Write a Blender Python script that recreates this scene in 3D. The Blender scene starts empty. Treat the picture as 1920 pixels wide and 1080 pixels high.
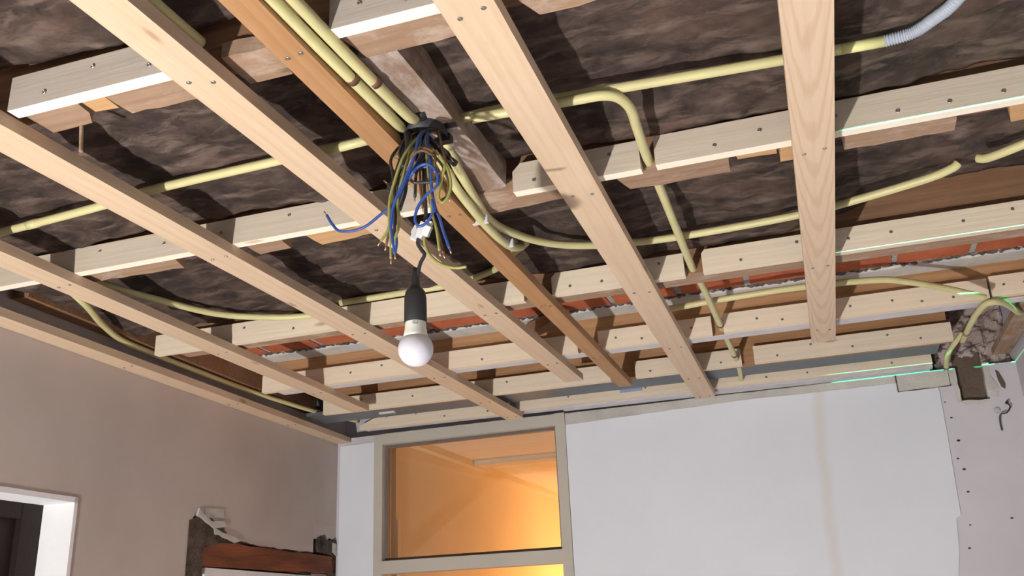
import bpy, bmesh, math, random
from mathutils import Vector, Matrix, noise
random.seed(7)
sc = bpy.context.scene
COL = sc.collection

# ---------------------------------------------------------------- units
# The room was measured in units of the height from eye to batten underside (0.8 m); eye height 1.8 m.
S = 0.8
CZ = 1.8
def V(x, y, z): return Vector((x*S, y*S, CZ + z*S))

# ---------------------------------------------------------------- camera
yaw, pit, rol, FPX = 0.30897211, 0.34310306, -0.04439264, 1715.0
fw = Vector((-math.sin(yaw)*math.cos(pit), math.cos(yaw)*math.cos(pit), math.sin(pit)))
rt0 = Vector((math.cos(yaw), math.sin(yaw), 0)); up0 = rt0.cross(fw)
rt = math.cos(rol)*rt0 + math.sin(rol)*up0; up = -math.sin(rol)*rt0 + math.cos(rol)*up0
cam = bpy.data.cameras.new('camera'); co = bpy.data.objects.new('camera', cam); COL.objects.link(co)
cam.sensor_width = 36; cam.lens = FPX*36/1920; cam.clip_start = 0.02
co.matrix_world = Matrix(((rt.x, up.x, -fw.x, 0), (rt.y, up.y, -fw.y, 0), (rt.z, up.z, -fw.z, CZ), (0, 0, 0, 1)))
sc.camera = co

# ---------------------------------------------------------------- world, lights, exposure
w = bpy.data.worlds.new('world'); sc.world = w; w.use_nodes = True
w.node_tree.nodes['Background'].inputs[0].default_value = (0.5, 0.55, 0.65, 1)
w.node_tree.nodes['Background'].inputs[1].default_value = 0.02
sc.view_settings.view_transform = 'Standard'; sc.view_settings.look = 'None'
sc.view_settings.exposure = 0.0; sc.view_settings.gamma = 1.0; sc.view_settings.use_curve_mapping = False

def area_light(name, loc, target, size, energy, color):
    l = bpy.data.lights.new(name, 'AREA'); l.shape = 'RECTANGLE'; l.size, l.size_y = size
    l.energy = energy; l.color = color
    o = bpy.data.objects.new(name, l); COL.objects.link(o); o.location = loc
    o.rotation_euler = (Vector(target) - Vector(loc)).to_track_quat('-Z', 'Y').to_euler()
    return o
# LED work lamp standing on the floor by the left wall, tilted up at the ceiling
area_light('work_lamp_light', V(-1.72, -0.75, -1.95), V(-0.5, 2.6, 1.0), (0.09, 0.07), 132, (1.0, 0.965, 0.925))

def point_light(name, loc, energy, color, r):
    l = bpy.data.lights.new(name, 'POINT'); l.energy = energy; l.color = color; l.shadow_soft_size = r
    o = bpy.data.objects.new(name, l); COL.objects.link(o); o.location = loc
    return o
# warm hallway lamp behind the door transom
point_light('hallway_lamp_light', V(-1.3, 8.6, -0.35), 66, (1.0, 0.54, 0.19), 0.12)

# line laser: a point source whose beam is a thin level fan
ll = bpy.data.lights.new('laser_light', 'POINT'); ll.shadow_soft_size = 0.0005; ll.energy = 5200; ll.color = (0.05, 1.0, 0.45)
lo = bpy.data.objects.new('laser_light', ll); COL.objects.link(lo); lo.location = V(0.24, -0.35, 1.033)
ll.use_nodes = True
nt = ll.node_tree; em = nt.nodes['Emission']
tc = nt.nodes.new('ShaderNodeTexCoord'); sx = nt.nodes.new('ShaderNodeSeparateXYZ')
nt.links.new(tc.outputs['Normal'], sx.inputs[0])
ab = nt.nodes.new('ShaderNodeMath'); ab.operation = 'ABSOLUTE'; nt.links.new(sx.outputs[2], ab.inputs[0])
mr = nt.nodes.new('ShaderNodeMapRange'); mr.interpolation_type = 'SMOOTHSTEP'
mr.inputs[1].default_value = 0.0006; mr.inputs[2].default_value = 0.0017; mr.inputs[3].default_value = 1; mr.inputs[4].default_value = 0
nt.links.new(ab.outputs[0], mr.inputs[0])
fan = nt.nodes.new('ShaderNodeMapRange'); fan.interpolation_type = 'SMOOTHSTEP'   # left limit of the fan
fan.inputs[1].default_value = -0.035; fan.inputs[2].default_value = 0.0
nt.links.new(sx.outputs[0], fan.inputs[0])
mu = nt.nodes.new('ShaderNodeMath'); mu.operation = 'MULTIPLY'
nt.links.new(mr.outputs[0], mu.inputs[0]); nt.links.new(fan.outputs[0], mu.inputs[1]); nt.links.new(mu.outputs[0], em.inputs['Strength'])

# ---------------------------------------------------------------- materials
def M(name, rough=0.6, spec=0.3):
    m = bpy.data.materials.new(name); m.use_nodes = True
    b = m.node_tree.nodes['Principled BSDF']; b.inputs['Roughness'].default_value = rough
    b.inputs['Specular IOR Level'].default_value = spec
    return m, m.node_tree, b
def N(nt, t, **kw):
    n = nt.nodes.new('ShaderNode' + t)
    for k, v in kw.items(): setattr(n, k, v)
    return n
def mixc(nt, fac, a, b, mode='MIX'):
    n = N(nt, 'Mix', data_type='RGBA', blend_type=mode)
    for sock, v in ((0, fac), (6, a), (7, b)):
        if hasattr(v, 'is_output'): nt.links.new(v, n.inputs[sock])
        elif sock == 0: n.inputs[0].default_value = v
        else: n.inputs[sock].default_value = (*v, 1)
    return n.outputs[2]
def ramp(nt, src, a, b, lo=0.0, hi=1.0):
    n = N(nt, 'MapRange'); nt.links.new(src, n.inputs[0])
    n.inputs[1].default_value = a; n.inputs[2].default_value = b; n.inputs[3].default_value = lo; n.inputs[4].default_value = hi
    return n.outputs[0]
def coords(nt, scale, rnd=True):
    t = N(nt, 'TexCoord'); mp = N(nt, 'Mapping'); mp.inputs['Scale'].default_value = scale
    if rnd:
        oi = N(nt, 'ObjectInfo'); vm = N(nt, 'VectorMath', operation='SCALE'); vm.inputs[0].default_value = (37, 19, 23)
        nt.links.new(oi.outputs['Random'], vm.inputs['Scale']); va = N(nt, 'VectorMath', operation='ADD')
        nt.links.new(t.outputs['Object'], va.inputs[0]); nt.links.new(vm.outputs[0], va.inputs[1]); nt.links.new(va.outputs[0], mp.inputs[0])
    else: nt.links.new(t.outputs['Object'], mp.inputs[0])
    return mp.outputs[0]
def noise_n(nt, vec, scale, detail=4, rough=0.55, dist=0):
    n = N(nt, 'TexNoise'); nt.links.new(vec, n.inputs['Vector'])
    n.inputs['Scale'].default_value = scale; n.inputs['Detail'].default_value = detail
    n.inputs['Roughness'].default_value = rough; n.inputs['Distortion'].default_value = dist
    return n.outputs[0]
def bump(nt, b, h, strength, dist):
    n = N(nt, 'Bump'); n.inputs['Strength'].default_value = strength; n.inputs['Distance'].default_value = dist
    nt.links.new(h, n.inputs['Height']); nt.links.new(n.outputs[0], b.inputs['Normal'])

def wood(name, light, dark, knot, rough=0.6, grain=0.5, stain=None, stain_amt=0.0, dirt=0.25, arch=False):
    m, nt, b = M(name, rough, 0.25)
    v = coords(nt, (1.6, 26, 26)); g = noise_n(nt, v, 3.0, 5, 0.6, 0.4)
    vr = coords(nt, (0.5, 9, 9)); wv = N(nt, 'TexWave', wave_type='RINGS', rings_direction='X'); nt.links.new(vr, wv.inputs[0])
    wv.inputs['Scale'].default_value = 1.6; wv.inputs['Distortion'].default_value = 5; wv.inputs['Detail'].default_value = 2; wv.inputs['Detail Scale'].default_value = 0.7
    c = mixc(nt, ramp(nt, g, 0.3, 0.75, 0, grain), light, dark)
    c = mixc(nt, ramp(nt, wv.outputs[1], 0.55, 1.0, 0, grain*0.55), c, dark)
    vb = coords(nt, (1.2, 3, 3)); d = noise_n(nt, vb, 2.2, 3)
    c = mixc(nt, ramp(nt, d, 0.45, 0.8, 0, dirt), c, tuple(x*0.55 for x in dark))
    vk = coords(nt, (3.4, 12, 12)); vo = N(nt, 'TexVoronoi'); nt.links.new(vk, vo.inputs[0]); vo.inputs['Scale'].default_value = 1.0
    c = mixc(nt, ramp(nt, vo.outputs['Distance'], 0.05, 0.11, 0.7, 0), c, knot)
    if arch:                                                    # cathedral grain of a flat-sawn board
        t = N(nt, 'TexCoord'); s = N(nt, 'SeparateXYZ'); nt.links.new(t.outputs['Object'], s.inputs[0])
        def mth(op, a, b_):
            q = N(nt, 'Math', operation=op)
            for k, u in enumerate((a, b_)):
                if hasattr(u, 'is_output'): nt.links.new(u, q.inputs[k])
                else: q.inputs[k].default_value = u
            return q.outputs[0]
        zz = mth('MULTIPLY', s.outputs[2], s.outputs[2]); u = mth('ADD', mth('MULTIPLY', zz, 240.0), s.outputs[0])
        u = mth('ADD', mth('MULTIPLY', u, 40.0), mth('MULTIPLY', noise_n(nt, coords(nt, (2, 14, 14)), 2.0, 3), 7.0))
        sn = mth('SINE', u, 0.0); c = mixc(nt, ramp(nt, sn, 0.0, 1.0, 0, 0.6), c, dark)
    if stain:
        vs = coords(nt, (5, 9, 9)); s = noise_n(nt, vs, 1.5, 6, 0.7, 0.2)
        c = mixc(nt, ramp(nt, s, 0.56-stain_amt*0.3, 0.66-stain_amt*0.1, 0, 0.85), c, stain)
    nt.links.new(c, b.inputs['Base Color']); bump(nt, b, g, 0.25, 0.004)
    return m
PINE = wood('new_pine', (0.65, 0.505, 0.365), (0.54, 0.385, 0.25), (0.30, 0.17, 0.10), grain=0.6, dirt=0.10)
ARCH = wood('arched_grain_pine', (0.66, 0.51, 0.375), (0.52, 0.365, 0.235), (0.60, 0.45, 0.32), grain=0.25, dirt=0.05, arch=True)
PALE = wood('pale_pine', (0.76, 0.66, 0.52), (0.65, 0.535, 0.395), (0.34, 0.20, 0.11), grain=0.45, dirt=0.08)
EDGE = wood('pale_pine_edge', (0.90, 0.83, 0.70), (0.82, 0.73, 0.59), (0.5, 0.35, 0.2), grain=0.4, dirt=0.0)  # paler tone for top and bottom edges of the battens in rows one and two
GREYPINE = wood('grey_pine', (0.47, 0.415, 0.36), (0.39, 0.335, 0.28), (0.22, 0.16, 0.12), 0.8, grain=0.5, dirt=0.1)  # greyer tone for the batten faces of the first row
MIDPINE = wood('greyish_pine', (0.58, 0.505, 0.41), (0.49, 0.41, 0.315), (0.26, 0.17, 0.11), 0.8, grain=0.5, dirt=0.1)  # tone between grey and pale, for the batten faces of the second row
ORANGE = wood('aged_orange_wood', (0.44, 0.25, 0.12), (0.32, 0.165, 0.075), (0.16, 0.06, 0.03), grain=0.6, dirt=0.3)
JORANGE = wood('orange_brown_joist_wood', (0.46, 0.26, 0.13), (0.29, 0.15, 0.07), (0.10, 0.045, 0.025), 0.75, grain=0.7, dirt=0.5)
OLD = wood('old_joist_wood', (0.27, 0.15, 0.085), (0.17, 0.09, 0.05), (0.08, 0.04, 0.025), 0.8, 0.7, dirt=0.5)
LATH = wood('old_lath_wood', (0.38, 0.255, 0.175), (0.26, 0.16, 0.10), (0.12, 0.07, 0.05), 0.85, 0.7, stain=(0.43, 0.34, 0.27), stain_amt=0.15, dirt=0.4)
LATHO = wood('orange_lath_wood', (0.58, 0.36, 0.18), (0.45, 0.25, 0.11), (0.2, 0.09, 0.04), 0.75, 0.6, dirt=0.3)
ROUGH = wood('plaster_stained_wood', (0.30, 0.21, 0.155), (0.20, 0.13, 0.095), (0.10, 0.06, 0.05), 0.9, 0.6, stain=(0.43, 0.37, 0.335), stain_amt=0.45, dirt=0.6)
DARKW = wood('dark_frame_and_interior', (0.022, 0.013, 0.011), (0.013, 0.008, 0.007), (0.02, 0.01, 0.01), 0.6, 0.6)  # near-black: door frame, and the unlit interior on its panel

def mottled(name, a, b_, scale, rough=0.85, bmp=0.2, bd=0.004, lo=0.35, hi=0.7, detail=5, extra=None, spec=0.2, vscale=(1, 1, 1), rnd=False):
    m, nt, b = M(name, rough, spec)
    v = coords(nt, vscale, rnd); n = noise_n(nt, v, scale, detail, 0.6)
    c = mixc(nt, ramp(nt, n, lo, hi), a, b_)
    if extra: c = extra(nt, v, c)
    nt.links.new(c, b.inputs['Base Color'])
    if bmp: bump(nt, b, noise_n(nt, v, scale*9, 3), bmp, bd)
    return m
def plain(name, col, rough=0.5, spec=0.4, metal=0.0):
    m, nt, b = M(name, rough, spec); b.inputs['Base Color'].default_value = (*col, 1); b.inputs['Metallic'].default_value = metal
    return m
PLASTER_L = mottled('grey_brown_plaster', (0.535, 0.47, 0.43), (0.47, 0.408, 0.372), 2.2, bmp=0.12)
PLASTER_R = mottled('lavender_grey_plaster', (0.60, 0.58, 0.625), (0.54, 0.52, 0.565), 2.5, bmp=0.12)
def seam(nt, v, c):
    t = N(nt, 'TexCoord'); s = N(nt, 'SeparateXYZ'); nt.links.new(t.outputs['Object'], s.inputs[0])
    wob = noise_n(nt, v, 1.6, 3)
    a = N(nt, 'Math', operation='MULTIPLY_ADD'); nt.links.new(s.outputs[2], a.inputs[0]); a.inputs[1].default_value = -0.05; nt.links.new(s.outputs[0], a.inputs[2])
    a2 = N(nt, 'Math', operation='MULTIPLY_ADD'); nt.links.new(wob, a2.inputs[0]); a2.inputs[1].default_value = 0.16; nt.links.new(a.outputs[0], a2.inputs[2])
    d = N(nt, 'Math', operation='SUBTRACT'); nt.links.new(a2.outputs[0], d.inputs[0]); d.inputs[1].default_value = 0.085
    ab = N(nt, 'Math', operation='ABSOLUTE'); nt.links.new(d.outputs[0], ab.inputs[0])
    return mixc(nt, ramp(nt, ab.outputs[0], 0.004, 0.034, 0.5, 0), c, (0.62, 0.59, 0.52))
PLASTER_W = mottled('white_plaster', (0.71, 0.74, 0.80), (0.67, 0.70, 0.76), 1.8, bmp=0.08, extra=seam)
CEMENT = mottled('grey_cement', (0.56, 0.55, 0.50), (0.42, 0.41, 0.38), 6, bmp=0.5, bd=0.006)
RUBBLE = mottled('rubble_masonry', (0.34, 0.25, 0.22), (0.52, 0.45, 0.43), 7, bmp=0.6, bd=0.01)
CHASE = mottled('dark_chased_masonry', (0.115, 0.085, 0.065), (0.16, 0.12, 0.095), 9, bmp=0.6, bd=0.008)
LINTD = mottled('dark_broken_masonry', (0.045, 0.033, 0.027), (0.17, 0.135, 0.11), 16, bmp=1.0, bd=0.02)
DIRTM = mottled('dark_mortar', (0.055, 0.05, 0.05), (0.20, 0.18, 0.17), 14, bmp=0.8, bd=0.012)
MORTG = mottled('grey_mortar', (0.40, 0.38, 0.37), (0.28, 0.27, 0.26), 12, bmp=0.6, bd=0.008)
WSTRIP = mottled('off_white_mortar', (0.62, 0.60, 0.57), (0.46, 0.44, 0.42), 10, bmp=0.4, bd=0.006)
LIME = mottled('limewashed_wood', (0.62, 0.60, 0.62), (0.52, 0.50, 0.53), 8, bmp=0.2)
BRICK = mottled('red_brick', (0.50, 0.145, 0.065), (0.36, 0.095, 0.045), 9, bmp=0.5, bd=0.006, rnd=True)
LINTW = mottled('red_brown_lintel_wood', (0.26, 0.085, 0.04), (0.10, 0.04, 0.025), 1.0, rough=0.75, bmp=0.5, bd=0.006, vscale=(14, 2.5, 22))
FRAMEP = mottled('greige_frame_paint', (0.50, 0.47, 0.41), (0.46, 0.43, 0.375), 4, rough=0.45, bmp=0.05)
BEADP = plain('dark_glazing_bead', (0.16, 0.12, 0.10), 0.5)
WHITEP = mottled('white_reveal_paint', (0.80, 0.80, 0.82), (0.74, 0.74, 0.76), 3, bmp=0.05)
FLOORM = mottled('dusty_concrete_floor', (0.50, 0.48, 0.46), (0.42, 0.40, 0.385), 3)
DECKM = wood('old_floorboards', (0.20, 0.11, 0.06), (0.12, 0.06, 0.035), (0.05, 0.03, 0.02))
HALLM = mottled('hallway_wall_paint', (0.78, 0.66, 0.50), (0.72, 0.60, 0.45), 1.5, bmp=0.05)
HALLC = mottled('hallway_ceiling_paint', (0.80, 0.72, 0.66), (0.76, 0.68, 0.62), 1.5, bmp=0.05)
STEEL = mottled('dark_grey_steel', (0.12, 0.135, 0.15), (0.085, 0.095, 0.105), 6, rough=0.5, bmp=0.1, spec=0.5)
CREAM = mottled('cream_pvc', (0.61, 0.57, 0.29), (0.53, 0.49, 0.25), 7, rough=0.42, bmp=0.0, spec=0.45, rnd=True)
GREYF = plain('grey_corrugated_plastic', (0.36, 0.40, 0.47), 0.45)
TAPE = plain('pale_yellow_tape', (0.70, 0.69, 0.31), 0.5)
BLACKP = plain('black_rubber', (0.018, 0.018, 0.02), 0.55)
BLUEW = plain('blue_wire_insulation', (0.03, 0.075, 0.29), 0.4)
GRNW = plain('yellow_green_wire_insulation', (0.27, 0.27, 0.085), 0.4)
BRNW = plain('brown_wire_insulation', (0.13, 0.08, 0.035), 0.4)
BLKW = plain('black_wire_insulation', (0.03, 0.03, 0.035), 0.4)
CLIPW = plain('white_plastic', (0.60, 0.60, 0.62), 0.4)
STRAPB = plain('brown_strap', (0.12, 0.06, 0.035), 0.6)
COPPER = plain('bare_copper', (0.75, 0.45, 0.30), 0.35, 0.5, 1.0)
SCREW = plain('zinc_screw', (0.30, 0.28, 0.26), 0.4, 0.5, 0.8)
BULBG = plain('frosted_bulb', (0.56, 0.56, 0.63), 0.3, 0.5)
BULBN = plain('bulb_collar_plastic', (0.62, 0.64, 0.58), 0.4)
GREYPR = plain('grey_print', (0.25, 0.25, 0.26), 0.5)
BLUEPR = plain('blue_stamp_ink', (0.30, 0.36, 0.58), 0.6)
def wool():
    m, nt, b = M('brown_glass_wool', 0.95, 0.1)
    v = coords(nt, (1, 1, 1), False)
    def streak(rot, sc):
        mp = N(nt, 'Mapping'); nt.links.new(v, mp.inputs[0]); mp.inputs['Scale'].default_value = sc; mp.inputs['Rotation'].default_value = (0, 0, rot)
        return noise_n(nt, mp.outputs[0], 1.0, 6, 0.62, 0.35)
    sel = noise_n(nt, v, 3.0, 2, 0.5); n1 = noise_n(nt, v, 5.5, 4, 0.6, 0.3); n2 = noise_n(nt, v, 13, 7, 0.7, 0.4)
    mx = N(nt, 'Mix', data_type='FLOAT'); nt.links.new(ramp(nt, sel, 0.42, 0.58), mx.inputs[0])
    nt.links.new(streak(0.6, (9, 26, 10)), mx.inputs[2]); nt.links.new(streak(-0.9, (8, 24, 10)), mx.inputs[3]); n3 = mx.outputs[0]
    c = mixc(nt, ramp(nt, n2, 0.33, 0.66), (0.024, 0.018, 0.017), (0.090, 0.066, 0.055))
    c = mixc(nt, ramp(nt, n3, 0.50, 0.70, 0, 0.85), c, (0.21, 0.155, 0.128))
    c = mixc(nt, ramp(nt, n1, 0.52, 0.70, 0, 0.6), c, (0.125, 0.078, 0.060))
    c = mixc(nt, ramp(nt, n1, 0.48, 0.34, 0, 0.75), c, (0.030, 0.022, 0.020))
    nt.links.new(c, b.inputs['Base Color'])
    h = N(nt, 'Math', operation='ADD'); nt.links.new(n2, h.inputs[0]); nt.links.new(n3, h.inputs[1]); bump(nt, b, h.outputs[0], 0.25, 0.012)
    return m
WOOL = wool()
def glass():
    m = bpy.data.materials.new('window_glass'); m.use_nodes = True; nt = m.node_tree; nt.nodes.clear()
    o = N(nt, 'OutputMaterial'); t = N(nt, 'BsdfTransparent'); g = N(nt, 'BsdfGlossy'); g.inputs['Roughness'].default_value = 0.03
    t.inputs[0].default_value = (0.95, 0.95, 0.94, 1); mx = N(nt, 'MixShader'); fr = N(nt, 'Fresnel'); fr.inputs[0].default_value = 1.5
    nt.links.new(fr.outputs[0], mx.inputs[0]); nt.links.new(t.outputs[0], mx.inputs[1]); nt.links.new(g.outputs[0], mx.inputs[2]); nt.links.new(mx.outputs[0], o.inputs[0])
    return m
GLASS = glass()

# ---------------------------------------------------------------- helpers
def link(name, me, mat, parent=None, loc=None):
    o = bpy.data.objects.new(name, me); COL.objects.link(o)
    if mat and not me.materials: me.materials.append(mat)
    if parent: o.parent = parent
    if loc is not None: o.location = loc
    return o
def tag(o, label, cat, group=None):
    o['label'] = label; o['category'] = cat
    if group: o['group'] = group
    return o
def struct(o, label=None):
    o['kind'] = 'structure'
    if label: o['label'] = label
    return o
def empty(name, loc):
    o = bpy.data.objects.new(name, None); COL.objects.link(o); o.location = loc; o.empty_display_size = 0.05
    return o
def fin(bm, name, smooth=False, bevel=0.0, recalc=True):
    if bevel:
        es = [e for e in bm.edges if len(e.link_faces) == 2 and e.calc_face_angle(0) > 0.5]
        bmesh.ops.bevel(bm, geom=es, offset=bevel, segments=1, affect='EDGES')
    if recalc: bmesh.ops.recalc_face_normals(bm, faces=bm.faces[:])
    me = bpy.data.meshes.new(name); bm.to_mesh(me); bm.free()
    if smooth: me.shade_smooth()
    return me
def prism_bm(poly, depth, bm=None):
    bm = bm or bmesh.new(); n = len(poly)
    a = [bm.verts.new((x, -depth/2, z)) for x, z in poly]; b = [bm.verts.new((x, depth/2, z)) for x, z in poly]
    bm.faces.new(a); bm.faces.new(b[::-1])
    for i in range(n):
        j = (i+1) % n; bm.faces.new((a[i], b[i], b[j], a[j]))
    return bm
def frame(o, origin, ex, ez):
    ex = Vector(ex).normalized(); ez = Vector(ez); ez = (ez - ez.dot(ex)*ex).normalized(); ey = ez.cross(ex)
    o.matrix_world = Matrix(((ex.x, ey.x, ez.x, origin[0]), (ex.y, ey.y, ez.y, origin[1]), (ex.z, ey.z, ez.z, origin[2]), (0, 0, 0, 1)))
    return o
def prism(name, origin, ex, ez, poly, depth, mat, parent=None, bevel=0.0015, jit=0.0, cuts=0):
    bm = prism_bm(poly, depth)
    if cuts:
        bmesh.ops.triangulate(bm, faces=bm.faces[:]) if len(poly) > 4 else None
        bmesh.ops.subdivide_edges(bm, edges=[e for e in bm.edges if e.calc_length() > 0.03], cuts=cuts, use_grid_fill=True)
    if jit:
        for v in bm.verts: v.co += Vector([random.uniform(-jit, jit) for _ in range(3)])
    o = link(name, fin(bm, name, bevel=0 if jit else bevel), mat, parent); frame(o, origin, ex, ez)
    return o
def box_bm(bm, p, q):
    x0, y0, z0 = p; x1, y1, z1 = q
    vs = [bm.verts.new(c) for c in ((x0,y0,z0),(x1,y0,z0),(x1,y1,z0),(x0,y1,z0),(x0,y0,z1),(x1,y0,z1),(x1,y1,z1),(x0,y1,z1))]
    for f in ((0,3,2,1),(4,5,6,7),(0,1,5,4),(1,2,6,5),(2,3,7,6),(3,0,4,7)): bm.faces.new([vs[i] for i in f])
    return vs
def ubox(name, x, y, z, mat, parent=None, bevel=0.0, jit=0):
    """axis aligned box in room units, origin at its centre"""
    c = V((x[0]+x[1])/2, (y[0]+y[1])/2, (z[0]+z[1])/2); h = [(x[1]-x[0])/2*S, (y[1]-y[0])/2*S, (z[1]-z[0])/2*S]
    bm = bmesh.new(); box_bm(bm, [-v for v in h], h)
    if jit:
        bmesh.ops.subdivide_edges(bm, edges=bm.edges[:], cuts=3, use_grid_fill=True)
        for v in bm.verts: v.co += Vector([random.uniform(-jit, jit) for _ in range(3)])
    o = link(name, fin(bm, name, bevel=bevel), mat); o.location = c
    if parent: o.parent = parent; o.matrix_parent_inverse = parent.matrix_basis.inverted()
    return o
def adopt(o, parent):
    o.parent = parent; o.matrix_parent_inverse = parent.matrix_basis.inverted(); return o
def smooth_path(pts, n=8):
    pts = [Vector(p) for p in pts]
    if len(pts) < 3: return pts
    out = []; P = [pts[0]*2 - pts[1]] + pts + [pts[-1]*2 - pts[-2]]
    for i in range(1, len(P)-2):
        a, b, c, d = P[i-1:i+3]
        for k in range(n):
            t = k/n; out.append(0.5*((2*b) + (c-a)*t + (2*a-5*b+4*c-d)*t*t + (3*b-a-3*c+d)*t**3))
    out.append(pts[-1]); return out
def tube_bm(bm, path, rad, sides=10, caps=True):
    rings = []; n = len(path); prev = None
    for i, p in enumerate(path):
        t = (path[min(i+1, n-1)] - path[max(i-1, 0)]).normalized()
        if prev is None: u = t.orthogonal().normalized()
        else: u = (prev - prev.dot(t)*t).normalized()
        prev = u; v = t.cross(u); r = rad(i/(n-1)) if callable(rad) else rad
        rings.append([bm.verts.new(p + r*(math.cos(a)*u + math.sin(a)*v)) for a in [2*math.pi*k/sides for k in range(sides)]])
    for a, b in zip(rings, rings[1:]):
        for k in range(sides): bm.faces.new((a[k], a[(k+1) % sides], b[(k+1) % sides], b[k]))
    if caps: bm.faces.new(rings[0][::-1]); bm.faces.new(rings[-1])
    return bm
def tube(name, pts, r, mat, parent=None, sides=12, n=8, smooth=True):
    """pts in room units; object origin at the first point"""
    path = smooth_path([V(*p) for p in pts], n) if smooth else [V(*p) for p in pts]
    o0 = path[0].copy(); bm = tube_bm(bmesh.new(), [p - o0 for p in path], r, sides)
    o = link(name, fin(bm, name, smooth=True), mat); o.location = o0
    if parent: adopt(o, parent)
    return o
def lathe(name, prof, mat, parent, loc, segs=28):
    bm = bmesh.new(); rings = []
    for r, z in prof:
        rings.append([bm.verts.new((max(r, 1e-5)*math.cos(2*math.pi*k/segs), max(r, 1e-5)*math.sin(2*math.pi*k/segs), z)) for k in range(segs)])
    for a, b in zip(rings, rings[1:]):
        for k in range(segs): bm.faces.new((a[k], a[(k+1) % segs], b[(k+1) % segs], b[k]))
    bm.faces.new(rings[0][::-1]); bm.faces.new(rings[-1])
    o = link(name, fin(bm, name, smooth=True), mat, parent); o.location = loc
    return o
# a countersunk screw head, axis along local -Y, shared by every board
def screw_mesh():
    bm = bmesh.new(); r = 0.0042
    prof = [(r, 0.0), (r, -0.0012), (r*0.8, -0.002), (r*0.45, -0.002), (r*0.25, -0.0008)]
    rings = [[bm.verts.new((q*math.cos(k*math.pi/4), y, q*math.sin(k*math.pi/4))) for k in range(8)] for q, y in prof]
    for a, b in zip(rings, rings[1:]):
        for k in range(8): bm.faces.new((a[k], a[(k+1) % 8], b[(k+1) % 8], b[k]))
    bm.faces.new(rings[-1]); bm.faces.new(rings[0][::-1])
    me = fin(bm, 'screw_head'); me.materials.append(SCREW); return me
SCREW_ME = screw_mesh()
def screws(board, pts, face_y):
    """pts: local (x, z) on the board's face at local y = face_y"""
    for x, z in pts:
        s = bpy.data.objects.new('screw', SCREW_ME); COL.objects.link(s); s.parent = board; s.location = (x, face_y, z)

# ================================================================ the room shell
LWX = lambda y: -2.573 - 0.042*(y - 2.29)          # left wall face at depth y
BWY = lambda x: 4.85 - 0.03*(x + 2.65)             # back wall face at x
FZ = -CZ/S                                         # floor level in room units
XR = 0.965                                         # right wall face
def wall_mesh(name, cells, conv, mat, origin):
    """cells: (a0, a1, d0, d1, z0, z1) boxes in wall coordinates, one continuous wall mesh"""
    bm = bmesh.new()
    for a0, a1, d0, d1, z0, z1 in cells:
        vs = box_bm(bm, (a0, d0, z0), (a1, d1, z1))
        for v in vs: v.co = conv(*v.co) - origin
    o = link(name, fin(bm, name), mat); o.location = origin
    return o
LWC = lambda y, d, z: V(LWX(y) - d, y, z)
BWC = lambda x, d, z: V(x, BWY(x) + d, z)

Y0 = -1.7
floor = struct(ubox('floor', (-5.2, 1.6), (Y0, 10.2), (FZ-0.1, FZ), FLOORM))
ceil = struct(ubox('ceiling', (-2.9, 1.2), (Y0, 5.05), (1.42, 1.47), DECKM), 'dark old floorboards above the joists')
wl = struct(wall_mesh('wall_left', [
    (Y0, 4.95, 0, 0.25, 0.52, 1.42), (Y0, 1.70, 0, 0.25, FZ, 0.52), (1.70, 2.75, 0, 0.25, 0.47, 0.52),
    (2.75, 3.45, 0, 0.25, FZ, 0.52), (3.45, 4.95, 0.05, 0.25, 0.26, 0.52),
    (3.72, 4.58, 0, 0.05, 0.40, 0.52), (3.45, 3.58, 0.03, 0.25, FZ, 0.26), (4.62, 4.95, 0.03, 0.25, FZ, 0.26)],
    LWC, PLASTER_L, V(LWX(2), 2, 0)), 'grey-brown plastered left wall with two openings')
wb = struct(wall_mesh('wall_back', [
    (-2.72, -2.43, 0, 0.22, FZ, 1.03), (-1.265, 0.695, 0, 0.22, FZ, 1.03), (0.695, 0.825, 0, 0.22, FZ, 0.865),
    (0.695, 0.825, 0.05, 0.22, 0.865, 1.06), (0.825, 1.2, 0, 0.22, FZ, 1.03), (-2.72, 1.2, 0.10, 0.22, 1.03, 1.42)],
    BWC, PLASTER_R, V(0, 4.75, 0)), 'lavender-grey plastered back wall')
wr = struct(wall_mesh('wall_right', [(Y0, 4.9, 0, 0.2, FZ, 1.42)], lambda y, d, z: V(XR + d, y, z), PLASTER_R, V(XR, 2, 0)))
wf = struct(ubox('wall_front', (-2.9, 1.2), (Y0-0.2, Y0), (FZ, 1.42), PLASTER_W))

# --- back wall layers: white plaster coat, cement band, chase, rubble
def bw_slab(name, pts, d0, d1, mat, parent, jit=0):
    """polygon (x, z) on the back wall, from depth d0 (in front of the face) to d1"""
    o0 = V(0, 4.75, 0); bm = bmesh.new()
    a = [bm.verts.new(BWC(x, d0, z) - o0) for x, z in pts]; b = [bm.verts.new(BWC(x, d1, z) - o0) for x, z in pts]
    bm.faces.new(a); bm.faces.new(b[::-1])
    for i in range(len(pts)):
        j = (i+1) % len(pts); bm.faces.new((a[i], a[j], b[j], b[i]))
    o = link(name, fin(bm, name), mat); o.location = o0
    if parent: adopt(o, parent)
    return o
def ragged(p, q, n, amp):
    return [(p[0] + (q[0]-p[0])*i/n + (random.uniform(-amp, amp) if 0 < i < n else 0), p[1] + (q[1]-p[1])*i/n + (random.uniform(-amp, amp) if 0 < i < n else 0)) for i in range(n+1)]
top_edge = ragged((-1.262, 0.965), (-0.34, 0.99), 14, 0.002) + ragged((-0.30, 0.990), (0.60, 0.987), 14, 0.002)
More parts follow.
